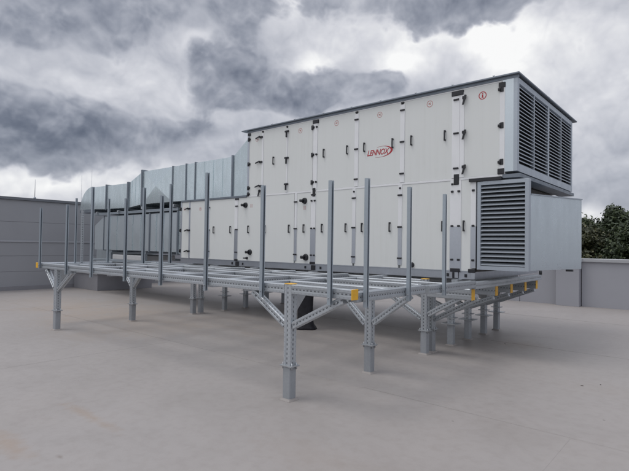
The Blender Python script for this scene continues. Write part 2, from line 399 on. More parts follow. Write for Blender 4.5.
# upright posts round the edge
CP = c_prof()
def post(x, y, z0, z1, w=.04):
    o = MB().prism(c_prof(w, .004, w*.26), (x, y, z0), (x, y, z1), (0, -1, 0)).build('post', M['post'], P)
    MB().cyl((x, y-w/2-.010, z0+.07), (x, y-w/2, z0+.07), .009, 6).build('bolt', M['zinc'], o); return o
for x, zt in ((-10.27, 2.32), (-9.06, 2.33), (-8.08, 2.58), (-6.97, 2.33), (-5.99, 2.32), (-4.97, 2.55), (-3.95, 2.32), (-2.98, 2.30)):
    post(x, YA-.08, 1.07 if x > -10 else 1.13, zt)
for y in (3.98, 4.82, 5.71): post(-2.72, y, 1.05, 2.33)
for y, zt, w_ in ((4.47, 2.58, .034), (5.17, 2.63, .042), (6.02, 2.96, .06), (6.74, 3.12, .06)): post(-10.42, y, 1.07, zt, w_)
MB().prism(sq_prof(.05, .05, .003), (-10.42, 4.60, 1.10), (-10.42, 4.60, 2.36), (0, 1, 0)).build('post', M['perf'], P)
xbeam(-10.62, -10.40, 6.4, 1.2, capL=False, capR=False)

# ------------------------------------------------------------------ air handling unit
YU = 7.30
A = thing('air_handling_unit', 'large two-storey white panelled air handling unit with louvred hoods at its right end', 'air handling unit', (-6.7, 8.9, 1.17))
ZB, ZP, ZS, ZT = 1.165, 1.285, 2.745, 4.18
YBK = 10.58
# base frame
m = MB(); m.box((-10.82, YU+.012, ZB), (-2.98, YU+.07, ZP-.003)); m.box((-10.82, YBK-.07, ZB), (-2.98, YBK, ZP-.003))
m.box((-3.05, YU+.07, ZB), (-2.98, YBK-.07, ZP-.003)); m.box((-10.82, YU+.07, ZB), (-10.75, YBK-.07, ZP-.003))
bf = m.build('base_frame', M['alu'], A)
for xx in (-8.75, -8.38, -6.48, -6.08, -3.42, -3.12):
    MB().box((xx-.018, YU, ZB+.03), (xx+.018, YU+.012, ZB+.08)).build('lifting_hole', M['black'], bf)
for xx in (-8.57, -6.27, -3.29):
    MB().box((xx-.05, YU-.006, ZB+.005), (xx+.05, YU+.012, ZP-.02), .003).build('coupling_plate', M['black'], bf)
for xx in (-3.27, -3.0):
    MB().box((xx-.03, YU-.008, ZB+.01), (xx+.03, YU-.001, ZP-.01), .003).build('coupling_plate', M['alu'], bf)
# inner carcass (sits behind the panels)
m = MB(); m.box((-10.80, YU+.05, ZP), (-3.0, YBK-.02, ZS)); m.box((-8.26, YU+.05, ZS), (-2.56, YBK-.02, ZT)); m.build('casing', M['panel'], A)
# panels: gaps and profiles between them
low = [-10.80, -10.43, -9.655, -8.65, -6.775, -6.33, -5.285, -4.31, -3.36, -2.99]
upp = [-8.25, -7.77, -7.035, -6.30, -5.25, -4.28, -3.34, -2.56]
def panel(x0, x1, z0, z1, nm='panel'):
    return MB().box((x0, YU, z0), (x1, YU+.046, z1), .003).build(nm, M['panel'], A)
def handle(par, x, z, s=1):
    m = MB()
    m.box((x-.012, YU-.038, z-.075), (x+.012, YU-.026, z+.075), .004)
    m.box((x-.012, YU-.036, z+.06), (x+.012, YU+.001, z+.085), .003); m.box((x-.012, YU-.036, z-.085), (x+.012, YU+.001, z-.06), .003)
    m.build('handle', M['black'], par)
def hinge(par, x, z, side=1):
    m = MB(); m.cyl((x, YU-.022, z-.035), (x, YU-.022, z+.035), .014, 10)
    m.box((x, YU-.02, z-.045), (x+side*.05, YU+.001, z+.045), .004); m.box((x-side*.035, YU-.018, z-.02), (x, YU+.001, z+.02), .003)
    m.build('hinge', M['black'], par)
def latch(par, x, z, side=1):
    m = MB(); m.box((x-.02, YU-.025, z-.02), (x+.04*side, YU+.001, z+.025), .004)
    m.hexa([(x-.012, YU-.05, z-.12), (x+.014, YU-.05, z-.12), (x+.014, YU-.036, z-.12), (x-.012, YU-.036, z-.12),
            (x-.004+.03*side, YU-.05, z+.03), (x+.024+.03*side, YU-.05, z+.03), (x+.024+.03*side, YU-.02, z+.03), (x-.004+.03*side, YU-.02, z+.03)])
    m.build('latch', M['black'], par)
def tlatch(par, x, z):
    m = MB(); m.box((x-.055, YU-.03, z+.01), (x+.05, YU+.001, z+.045), .004); m.box((x-.012, YU-.045, z-.10), (x+.014, YU-.02, z+.02), .004)
    m.build('latch', M['black'], par)
def hlatch(par, x, z):
    m = MB(); m.box((x-.015, YU-.03, z-.022), (x+.075, YU+.001, z+.022), .004)
    m.hexa([(x-.13, YU-.045, z-.03), (x-.0, YU-.045, z-.0), (x, YU-.025, z-.0), (x-.13, YU-.03, z-.03), (x-.13, YU-.045, z-.005), (x, YU-.045, z+.03), (x, YU-.025, z+.03), (x-.13, YU-.03, z-.005)])
    m.build('latch', M['black'], par)
LP = []; UP = []
for a, b_ in zip(low[:-1], low[1:]):
    dbl = lambda x: .045 if any(abs(x-q) < .06 for q in (-8.65, -6.33, -3.36)) else .022
    LP.append(panel(a+.022, b_-.022, ZP+.01, ZS-.018))
for a, b_ in zip(upp[:-1], upp[1:]): UP.append(panel(a+.022, b_-.022, ZS+.018, ZT-.02, 'door' if a in (-8.25, -7.77, -3.34) else 'panel'))
# joint profiles: white film still on the upper half of the lower storey, bare metal below
def strip(x, w, z0, z1, mat, nm='joint_profile'):
    return MB().box((x-w/2, YU-.010, z0), (x+w/2, YU+.03, z1), .002).build(nm, M[mat], A)
for x, w_, bare in ((-10.43, .05, False), (-9.63, .055, True), (-8.62, .11, True), (-6.75, .06, True), (-6.28, .13, True), (-5.28, .075, True), (-4.30, .075, True), (-3.29, .19, True), (-3.0, .085, True)):
    if bare:
        strip(x, w_, 1.34 if w_ < .1 else ZP+.01, 1.99, 'alu'); strip(x, w_*.96, 1.992, ZS-.02, 'panel_edge')
    else: strip(x, w_, ZP+.02, ZS-.03, 'alu')
for x, w_ in ((-7.77, .05), (-7.03, .035), (-6.25, .11), (-5.24, .085), (-4.27, .085), (-3.298, .13), (-3.195, .07), (-2.565, .075)):
    strip(x, w_, ZS+.02, ZT-.06, 'panel_edge')
strip(-8.235, .055, ZS+.02, ZT-.02, 'alu', 'corner_profile'); strip(-10.795, .05, ZP+.01, ZS-.02, 'alu', 'corner_profile')
# horizontal profile between the storeys
MB().box((-8.25, YU-.006, ZS-.018), (-2.56, YU+.046, ZS+.016), .003).build('joint_profile', M['panel_edge'], A)
MB().box((-10.80, YU-.02, ZS-.016), (-8.26, YBK, ZS+.03), .003).build('lower_roof_sheet', M['roofsheet'], A)
MB().box((-8.25, YU-.004, ZT-.02), (-2.56, YU+.046, ZT), .002).build('joint_profile', M['panel_edge'], A)
MB().box((-10.80, YU-.004, ZP-.001), (-2.99, YU+.046, ZP+.009)).build('joint_profile', M['alu'], A)
# black corner brackets
for x, z, ww, hh in ((-6.24, 4.13, .15, .075), (-6.26, 2.72, .07, .17), (-6.28, 1.31, .13, .05), (-3.27, 4.12, .2, .08), (-3.28, 2.74, .085, .17), (-3.29, 1.30, .16, .06), (-3.02, 1.30, .11, .06),
                     (-2.58, 2.81, .10, .085), (-2.57, 4.11, .10, .08), (-8.6, 1.30, .10, .05), (-8.21, 4.14, .09, .06), (-5.24, 4.15, .06, .03), (-4.27, 4.15, .06, .03), (-7.03, 4.15, .04, .03), (-7.77, 4.15, .04, .03), (-8.6, 2.70, .12, .04)):
    MB().box((x-ww/2, YU-.022, z-hh/2), (x+ww/2, YU+.02, z+hh/2), .008).build('corner_bracket', M['black'], A)
def door_at(x, z):
    arr, ed = (UP, upp) if z > ZS else (LP, low)
    for i in range(len(ed)-1):
        if ed[i] <= x <= ed[i+1]: return arr[i]
    return arr[0] if x < ed[0] else arr[-1]
for x, z in ((-7.42, 3.47), (-6.02, 3.47), (-5.45, 3.47), (-5.06, 3.47), (-4.46, 3.47), (-4.09, 3.47), (-3.48, 3.47),
             (-9.43, 2.0), (-8.81, 2.0), (-8.19, 2.0), (-7.65, 2.0), (-6.93, 2.0), (-6.52, 2.0), (-6.04, 2.0), (-5.46, 2.0), (-5.09, 2.0), (-4.5, 2.0), (-3.51, 2.0), (-3.15, 2.0)):
    handle(door_at(x, z), x, z)
for z in (4.03, 3.48, 2.95): hlatch(UP[0], -7.84, z)
latch(UP[0], -7.86, 2.84)
for z in (4.02, 3.46, 2.91): tlatch(UP[1], -7.03, z)
for z in (4.03, 3.48, 2.93): latch(UP[6], -3.17, z, 1); hinge(UP[6], -2.595, z+.02, 1)
for z in (4.03, 3.47, 2.93, 2.79): hinge(UP[0], -8.20, z, -1)
for z in (2.55, 2.0, 1.47): hinge(LP[0], -10.83, z, 1); hlatch(LP[0], -10.48, z)
for z in (4.02, 3.47, 2.92): hinge(UP[3], -6.30, z, -1); MB().cyl((-6.21, YU-.03, z), (-6.21, YU, z), .02, 10).build('clip', M['black'], UP[3])
for x, z in ((-5.24, 4.01), (-5.24, 3.46), (-5.24, 2.9), (-4.27, 4.02), (-4.27, 3.47), (-4.27, 2.92), (-3.29, 4.02), (-3.29, 3.48), (-3.29, 2.92),
             (-5.28, 2.55), (-5.28, 2.0), (-5.28, 1.46), (-4.3, 2.55), (-4.3, 2.0), (-4.3, 1.46), (-6.75, 2.55), (-6.75, 2.0), (-6.75, 1.47), (-9.63, 2.55), (-9.63, 2.0), (-9.63, 1.48), (-8.6, 2.54), (-8.6, 2.0), (-8.6, 1.48)):
    MB().box((x-.045, YU-.028, z-.014), (x+.045, YU-.008, z+.014), .006).build('clip', M['black'], A)
for xx in (-6.315, -6.235, -3.345, -3.235, -3.0):
    for z in (2.55, 2.0, 1.465): MB().box((xx-.022, YU-.028, z-.016), (xx+.022, YU-.008, z+.016), .006).build('clip', M['black'], A)
for xx in (-6.315, -6.235, -3.345, -5.28, -4.3): MB().box((xx-.018, YU-.024, 2.655), (xx+.018, YU-.004, 2.685), .005).build('clip', M['black'], A)
# cable glands: ring plus plug
for x, z, r in ((-8.30, 2.55, .065), (-6.51, 2.56, .065), (-8.13, 1.49, .065), (-8.22, 1.355, .03), (-6.46, 1.42, .07), (-4.06, 1.355, .045)):
    g = MB().cyl((x, YU-.035, z), (x, YU, z), r*.85, 20, r).build('cable_gland', M['black'], A)
    MB().cyl((x-r*.7, YU-.10, z), (x-r*.3, YU-.02, z), r*.45, 12).build('plug', M['black'], g)
# warning stickers: ring with a mark
def ring(m, x, z, r0, r1, y, seg=28, a0=0, a1=2*math.pi):
    pts = []; 
    for i in range(seg+1):
        an = a0+(a1-a0)*i/seg
        pts.append(((x+r0*math.cos(an), y, z+r0*math.sin(an)), (x+r1*math.cos(an), y, z+r1*math.sin(an))))
    for (p, q), (p2, q2) in zip(pts[:-1], pts[1:]):
        m.poly([p, q, q2, p2, (p[0], YU, p[2]), (q[0], YU, q[2]), (q2[0], YU, q2[2]), (p2[0], YU, p2[2])], [(0,1,2,3), (0,4,5,1), (2,6,7,3), (1,5,6,2), (3,7,4,0)])
for x, z, r, kind in ((-2.87, 4.01, .062, 'i'), (-3.76, 4.04, .055, '<'), (-4.74, 4.02, .052, '<'), (-5.72, 4.02, .052, '<'), (-6.66, 4.01, .052, '<'), (-7.96, 4.0, .045, '<'), (-9.99, 2.53, .045, '<')):
    m = MB(); ring(m, x, z, r*(.80 if kind == 'i' else .84), r, YU-.0015)
    if kind == 'i':
        m.box((x-.010, YU-.0015, z-.03), (x+.010, YU, z+.012)); m.box((x-.010, YU-.0015, z+.02), (x+.010, YU, z+.036)); m.box((x-.018, YU-.0014, z-.034), (x+.018, YU, z-.028))
    else:
        k = r*.5
        m.hexa([(x-k, YU-.0015, z), (x+k*.7, YU-.0015, z-k*.75), (x+k*.7, YU, z-k*.75), (x-k, YU, z), (x-k+.004, YU-.0015, z+.004), (x+k*.7, YU-.0015, z-k*.75+.014), (x+k*.7, YU, z-k*.75+.014), (x-k+.004, YU, z+.004)])
        m.hexa([(x-k, YU-.0015, z-.002), (x+k*.7, YU-.0015, z+k*.75-.014), (x+k*.7, YU, z+k*.75-.014), (x-k, YU, z-.002), (x-k, YU-.0015, z+.006), (x+k*.7, YU-.0015, z+k*.75), (x+k*.7, YU, z+k*.75), (x-k, YU, z+.006)])
    lab(m.build('sticker', M['red' if kind == 'i' else 'soft_red'], A), 'round red sticker')
for x, z in ((-8.10, 2.53), (-6.5, 2.42), (-10.66, 2.55)):
    m = MB()
    for (dx, dz) in ((-.03, 0), (.012, 0)): m.box((x+dx-.014, YU-.0015, z-.04), (x+dx+.014, YU, z+.04))
    m.build('sticker', M['pink'], A)
# company lettering with crescent
cu = bpy.data.curves.new('lettering', 'FONT'); cu.body = 'LENNOX'; cu.size = .142; cu.shear = .35; cu.extrude = .0008; cu.offset = .0022; cu.space_character = .92
to = bpy.data.objects.new('tmp_text', cu); COL.objects.link(to)
bpy.context.view_layer.update()
dg = bpy.context.evaluated_depsgraph_get()
me = bpy.data.meshes.new_from_object(to.evaluated_get(dg)); bpy.data.objects.remove(to)
wx = max(v.co.x for v in me.vertices)-min(v.co.x for v in me.vertices)
sc = .47/wx; x0 = min(v.co.x for v in me.vertices)
for v in me.vertices: v.co = Vector((-5.00+(v.co.x-x0)*sc, YU-.0012-v.co.z, 3.302+v.co.y*1.0))
me.materials.clear(); me.materials.append(M['red'])
lo = bpy.data.objects.new('lettering', me); COL.objects.link(lo); lo.parent = A; lo.matrix_parent_inverse = Matrix.Translation(-wloc(A))
m = MB(); pts = []
for i in range(31):
    an = math.radians(118 - 236*i/30); c_, s_ = math.cos(an), math.sin(an)
    t = .006+.036*max(0, math.cos(an))**1.2
    ox, oz = -4.70, 3.352
    pts.append(((ox+.235*c_+.02*s_, oz+.098*s_), (ox+(.235-t)*c_+.02*s_, oz+(.098-t*.55)*s_)))
for (p, q), (p2, q2) in zip(pts[:-1], pts[1:]):
    f = lambda a, y: (a[0], y, a[1])
    m.poly([f(p, YU-.0018), f(q, YU-.0018), f(q2, YU-.0018), f(p2, YU-.0018), f(p, YU), f(q, YU), f(q2, YU), f(p2, YU)], [(0,1,2,3), (0,4,5,1), (2,6,7,3), (1,5,6,2), (3,7,4,0)])
m.build('crescent_mark', M['red'], A)
# roof
m = MB(); m.box((-8.43, YU-.055, 4.226), (-2.31, YBK+.24, 4.249), .003)
rf = m.build('roof', M['roofsheet'], A)
MB().box((-8.25, YU+.02, ZT), (-2.56, YBK-.03, 4.224)).build('roof_support', M['dark_in'], A)
MB().box((-8.28, YU-.012, ZT+.002), (-2.33, YU+.018, ZT+.044)).build('roof_flashing', M['roofsheet'], rf)
for x in (-4.71, -4.01, -3.35, -2.69, -7.47, -6.8, -6.03, -5.35):
    MB().cyl((x, YU-.03, 4.249), (x, YU-.03, 4.275), .014, 8).build('roof_screw', M['zinc'], rf)
for y in (8.9, 10.2): MB().cyl((-2.34, y, 4.249), (-2.34, y, 4.275), .014, 8).build('roof_screw', M['zinc'], rf)
# upper louvred hood at the right end
H = MB(); 
H.box((-2.56, YU-.005, 2.80), (-2.40, YU+.02, 4.19)); H.box((-2.56, YBK-.02, 2.80), (-2.40, YBK+.005, 4.19))
H.box((-2.56, YU+.02, 4.165), (-2.40, YBK-.02, 4.19)); H.box((-2.56, YU+.02, 2.80), (-2.40, YBK-.02, 2.825))
hd = H.build('upper_hood', M['hood'], A)
fr = MB()
fr.box((-2.40, YU-.005, 2.80), (-2.345, YU+.075, 4.19), .003); fr.box((-2.40, YBK-.07, 2.80), (-2.345, YBK+.005, 4.19), .003)
fr.box((-2.40, YU+.075, 4.11), (-2.346, YBK-.07, 4.19)); fr.box((-2.40, YU+.075, 2.80), (-2.346, YBK-.07, 2.90))
for y, wd in ((8.12, .03), (8.93, .075), (9.76, .03)): fr.box((-2.40, y-wd/2, 2.90), (-2.347, y+wd/2, 4.11))
fr.build('louvre_frame', M['louvre'], hd)
def slat_x(m, x, y0, y1, z, h):     # blade facing +x, tilted down and outwards
    m.hexa([(x, y0, z-h*.42), (x, y1, z-h*.42), (x-.045, y1, z+h*.40), (x-.045, y0, z+h*.40), (x+.003, y0, z-h*.38), (x+.003, y1, z-h*.38), (x-.042, y1, z+h*.45), (x-.042, y0, z+h*.45)])
    m.box((x-.002, y0, z-h*.62), (x+.004, y1, z-h*.36))
nsl = 21; edges = [YU+.075, 8.105, 8.135, 8.8925, 8.9675, 9.745, 9.775, YBK-.07]
m = MB()
for k in range(nsl):
    z = 2.90+(k+.5)*1.21/nsl
    for a, b_ in ((edges[0], edges[1]), (edges[2], edges[3]), (edges[4], edges[5]), (edges[6], edges[7])): slat_x(m, -2.352, a, b_, z, .046)
m.build('louvre_blades', M['louvre'], hd)
MB().box((-2.53, YU+.02, 2.83), (-2.47, YBK-.02, 4.16)).build('hood_interior', M['dark_in'], hd)
# lower hood: louvre facing the front, plain cheek flaring back
lh = MB()
xa, xb = -2.93, -2.17
zl0, zl1 = 1.325, 2.675
yf = YU-.03
lh.box((xa, yf, zl0), (xa+.055, yf+.09, zl1), .003); lh.box((xb-.055, yf, zl0), (xb, yf+.09, zl1), .003)
lh.box((xa+.055, yf+.002, zl1-.055), (xb-.055, yf+.09, zl1)); lh.box((xa+.055, yf+.002, zl0), (xb-.055, yf+.09, zl0+.06))
lf = lh.build('lower_hood', M['louvre'], A)
m = MB(); ns = 19
for k in range(ns):
    z = zl0+.06+(k+.5)*(zl1-zl0-.115)/ns; h = .040
    y = yf+.008; x0, x1 = xa+.055, xb-.055
    m.hexa([(x0, y, z-h*.42), (x1, y, z-h*.42), (x1, y+.05, z+h*.40), (x0, y+.05, z+h*.40), (x0, y-.003, z-h*.36), (x1, y-.003, z-h*.36), (x1, y+.047, z+h*.46), (x0, y+.047, z+h*.46)])
    m.box((x0, y-.004, z-h*.60), (x1, y+.002, z-h*.34))
m.build('louvre_blades', M['louvre'], lf)
MB().box((xa+.02, yf+.075, zl0+.02), (xb-.02, yf+.088, zl1-.02)).build('hood_interior', M['dark_in'], lf)
m = MB(); y1_, x1_ = 8.95, -1.84
m.hexa([(xa, yf+.091, zl0+.012), (xb-.004, yf+.091, zl0+.012), (x1_, y1_, zl0+.012), (xa, y1_, zl0+.012), (xa, yf+.091, 2.455), (xb-.004, yf+.091, 2.455), (x1_, y1_, 2.49), (xa, y1_, 2.49)])
ck = m.build('cheek_box', M['hood'], lf)
m = MB(); m.hexa([(xb-.004, yf+.092, 2.44), (xb+.012, yf+.092, 2.44), (x1_+.016, y1_, 2.475), (x1_, y1_, 2.475), (xb-.004, yf+.092, 2.457), (xb+.012, yf+.092, 2.457), (x1_+.016, y1_, 2.493), (x1_, y1_, 2.493)])
m.build('folded_edge', M['louvre'], ck)
m = MB(); m.cyl((-2.10, 7.6, zl0-.05), (-2.10, 7.6, zl0+.012), .02, 10); m.box((-1.96, 8.45, zl0-.02), (-1.86, 8.5, zl0+.012)); m.build('drain', M['black'], ck)
# dark sill over the lower louvre and recess behind it
MB().box((-3.06, yf-.02, zl1+.004), (-2.56, YU-.008, zl1+.055), .004).build('rain_sill', M['black'], A)
MB().box((-2.555, yf+.02, zl1+.03), (-2.30, YBK-.05, zl1+.085)).build('hood_floor', M['roofsheet'], A)
MB().box((-2.98, YU+.1, 2.50), (-2.60, YBK-.1, 2.70)).build('end_recess', M['brownish'], A)
MB().box((-2.99, YU+.06, ZP), (-2.94, YBK-.02, ZS)).build('end_panel', M['brownish'], A)

# ------------------------------------------------------------------ ducts
def duct_seg(par, x0, x1, zb0, zt0, zb1, zt1, y0, y1, mat, cross=True, nm='duct_section'):
    """straight or reducing sheet duct between x0 and x1 with a cross-broken front face"""
    m = MB()
    c = [(x0, y0, zb0), (x1, y0, zb1), (x1, y0, zt1), (x0, y0, zt0)]
    d = [(x0, y1, zb0), (x1, y1, zb1), (x1, y1, zt1), (x0, y1, zt0)]
    if cross:
        cc = ((x0+x1)/2, y0-(.05 if zt0 > 3 else .022), (zb0+zb1+zt0+zt1)/4)
        m.poly(c+[cc], [(0,1,4), (1,2,4), (2,3,4), (3,0,4)])
    else: m.poly(c, [(0,1,2,3)])
    m.poly(d, [(3,2,1,0)]); 
    m.poly([c[0], c[1], d[1], d[0]], [(3,2,1,0)]); m.poly([c[3], c[2], d[2], d[3]], [(0,1,2,3)])
    m.poly([c[0], c[3], d[3], d[0]], [(0,1,2,3)]); m.poly([c[1], c[2], d[2], d[1]], [(3,2,1,0)])
    bmesh.ops.remove_doubles(m.bm, verts=m.bm.verts, dist=.0005)
    return m.build(nm, mat, par)
def flange(par, x, zb, zt, y0, y1, w=.05, p=.035):
    m = MB()
    m.box((x-w/2, y0-p, zb-p), (x+w/2, y0, zt+p)); m.box((x-w/2, y1, zb-p), (x+w/2, y1+p, zt+p))
    m.box((x-w/2+.001, y0, zt), (x+w/2-.001, y1, zt+p)); m.box((x-w/2+.001, y0, zb-p), (x+w/2-.001, y1, zb))
    return m.build('flange', M['flange'], par)
D = thing('supply_duct', 'upper galvanised sheet duct with elbow running left from the top storey of the unit', 'duct', (-12, 8.4, 2.78))
y0, y1 = 7.42, 9.9
duct_seg(D, -8.28, -8.90, 2.79, 4.18, 2.79, 3.74, y0, y1, M['galv'], False)
flange(D, -8.30, 2.79, 4.14, y0, y1, .04, .02)
for a, b_ in ((-8.93, -10.38), (-10.41, -10.78), (-10.81, -11.40), (-11.43, -12.94)):
    duct_seg(D, a, b_, 2.79, 3.74, 2.79, 3.74, y0, y1, M['galv'], b_ < -11.5)
for x in (-8.915, -10.395, -10.795, -11.415): flange(D, x, 2.79, 3.74, y0, y1, .05 if x > -9 else .035, .03 if x > -9 else .02)
flange(D, -12.955, 2.77, 3.75, y0, y1, .06, .04)
duct_seg(D, -12.97, -13.72, 2.79, 3.74, 2.72, 3.46, y0, y1, M['galv'], False)
flange(D, -13.74, 2.72, 3.46, y0, y1, .08, .04)
duct_seg(D, -13.76, -15.1, 2.72, 3.46, 2.74, 3.48, y0, y1, M['galv'], False); flange(D, -15.12, 2.74, 3.48, y0, y1)
duct_seg(D, -15.14, -16.10, 2.74, 3.48, 2.76, 3.49, y0, y1, M['galv'], False); flange(D, -16.12, 2.76, 3.49, y0, y1, .04, .02)
# standing ribs pressed into the reducers
m = MB()
for x in (-9.3, -9.66, -10.02, -13.15, -13.35, -13.55): m.box((x-.008, y0-.008, 2.80), (x+.008, y0+.001, 3.73 if x > -12 else 3.46+(x+13.72)*.36))
m.build('rib', M['galv'], D)
# elbow turning down
m = MB(); cxe, cze, re = -16.14, 2.76, .75; nseg = 14; pa = []; pb = []
for i in range(nseg+1):
    an = math.pi/2*(1+i/nseg); pa.append((cxe+.86*math.cos(an), y0, cze+re*math.sin(an))); pb.append((cxe+.86*math.cos(an), y1, cze+re*math.sin(an)))
m.poly(pa+[(cxe, y0, cze)], [list(range(nseg+2))]); m.poly(pb+[(cxe, y1, cze)], [list(range(nseg+2))[::-1]])
for i in range(nseg): m.poly([pa[i], pa[i+1], pb[i+1], pb[i]], [(0,1,2,3)])
bmesh.ops.remove_doubles(m.bm, verts=m.bm.verts, dist=.0005)
eb = m.build('elbow', M['galv'], D)
MB().box((-17.0, y0-.01, 2.66), (-16.14, y1, 2.755)).build('elbow_collar', M['flange'], eb)
# bearer rails under the upper duct
for (x, ) in ((-9.6,), (-11.3,), (-12.9,), (-14.3,), (-15.7,)):
    MB().prism(F80, (x, y0-.05, 2.68 if x > -13 else 2.62), (x, y1+.05, 2.68 if x > -13 else 2.62)).build('bearer', M['perf'], D)
for (yy, zz) in ((7.46, 2.585), (8.9, 2.585)): MB().prism(F80, (-16.0, yy, zz-.005), (-11.15, yy, zz)).build('bearer', M['post'], D)

E = thing('return_duct', 'lower dull grey sheet duct behind the posts at the left end of the unit', 'duct', (-13, 8.4, 1.4))
yl0, yl1 = 7.46, 9.8
duct_seg(E, -10.83, -11.15, 1.31, 2.70, 1.40, 2.52, yl0, yl1, M['galv'], False)
flange(E, -10.86, 1.31, 2.68, yl0, yl1, .05, .02); flange(E, -11.17, 1.40, 2.50, yl0, yl1, .05, .035)
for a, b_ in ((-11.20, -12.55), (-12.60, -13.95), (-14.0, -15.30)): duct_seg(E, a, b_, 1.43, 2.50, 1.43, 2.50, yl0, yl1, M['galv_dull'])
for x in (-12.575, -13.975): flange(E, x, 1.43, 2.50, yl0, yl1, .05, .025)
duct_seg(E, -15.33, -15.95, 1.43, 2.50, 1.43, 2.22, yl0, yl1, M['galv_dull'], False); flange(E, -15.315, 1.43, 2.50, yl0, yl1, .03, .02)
for x in (-11.85, -12.22, -13.05, -13.5, -14.45, -14.9): MB().box((x-.012, yl0-.03, 1.44), (x+.012, yl0-.002, 2.49)).build('rib', M['galv'], E)
MB().box((-17.05, 8.05, .62), (-15.97, yl1-.1, 2.20), .004).build('riser', M['galv_dull'], E)
MB().box((-17.1, 8.0, 2.20), (-15.95, yl1-.05, 2.245), .004).build('riser_flange', M['flange'], E)
for x in (-11.6, -12.85, -14.9):
    MB().prism(F80, (x, 7.5, 1.39), (x, 9.7, 1.39)).build('bearer', M['post'], E)
    for y in (7.5,): MB().prism(F80, (x, y, 1.145), (x, y, 1.35), (0, 1, 0)).build('strut', M['post'], E)
for yy, zz in ((7.50, 1.10), (9.6, 1.10)): MB().prism(F80, (-16.2, yy, zz), (-10.32, yy, zz)).build('bearer', M['post'], E)
c_ = thing('roof_curb', 'box-shaped grey roof curb on the deck below the left duct end', 'roof curb', (-17.3, 8.8, 0))
MB().box((-18.2, 7.79, 0), (-16.39, 9.85, .56), .006).build('upstand', M['curb'], c_)
MB().box((-18.24, 7.75, .56), (-16.35, 9.89, .61), .006).build('curb_cap', M['coping'], c_)
b_ = MB(); b_.box((-14.75, 7.47, 1.139), (-13.0, 8.6, 1.29), .02)
bx = b_.build('insulation_board', M['pale']); 
b_ = tag(bx, 'pale flat insulation board lying on the bearers under the lower duct', 'board')
# black wrapped drop under the unit, flaring at its foot
m = MB(); rings = []
prof = [(1.14, .125, .10, 0), (1.0, .128, .105, 0), (.85, .122, .10, .004), (.68, .128, .105, -.003), (.5, .12, .10, .004), (.34, .115, .095, 0), (.2, .12, .10, .0), (.10, .13, .11, .008), (.04, .155, .13, .02), (.0, .165, .14, .022)]
cx_, cy_ = -6.38, 7.22
for z, a, b2, off in prof:
    rg = []
    for i in range(28):
        an = 2*math.pi*i/28; e = 2.6; c, s_ = math.cos(an), math.sin(an); k = (abs(c)**e+abs(s_)**e)**(-1/e)
        rr = 1+.05*math.sin(an*5+z*9)+.03*math.sin(an*9-z*17)
        # width runs across the view: local x axis along (0.76, 0.65)
        lx, ly = a*1.25*c*k*rr+off, b2*s_*k*rr
        rg.append(m.bm.verts.new((cx_+.76*lx-.65*ly, cy_+.65*lx+.76*ly, z)))
    rings.append(rg)
for r0, r1 in zip(rings[:-1], rings[1:]):
    for i in range(28):
        f = m.bm.faces.new((r0[i], r0[(i+1) % 28], r1[(i+1) % 28], r1[i])); f.smooth = True
m.bm.faces.new(rings[0]); m.bm.faces.new(rings[-1][::-1])
tag(m.build('cable_sleeve', M['cloth']), 'black wrapped sleeve hanging under the unit with its foot flaring on the roof', 'cable sleeve')

# dry leaves lying on the membrane
for (x, y, an) in ((-1.35, 6.62, .4), (-1.19, 6.83, 1.9), (-2.94, 8.57, 2.6)):
    m = MB(); c_, s_ = math.cos(an), math.sin(an)
    P4 = [(-.018, 0, .001), (0, -.006, .002), (.02, 0, .0015), (0, .006, .005)]
    m.poly([(x+a*c_-b*s_, y+a*s_+b*c_, z) for a, b, z in P4]+[(x+a*c_-b*s_, y+a*s_+b*c_, z+.0025) for a, b, z in P4], [(3,2,1,0), (4,5,6,7), (0,1,5,4), (1,2,6,5), (2,3,7,6), (3,0,4,7)])
    tag(m.build('dry_leaf', M['bark']), 'small dry brown leaf lying on the grey roof right of the platform', 'leaf', 'dry leaves on the roof')

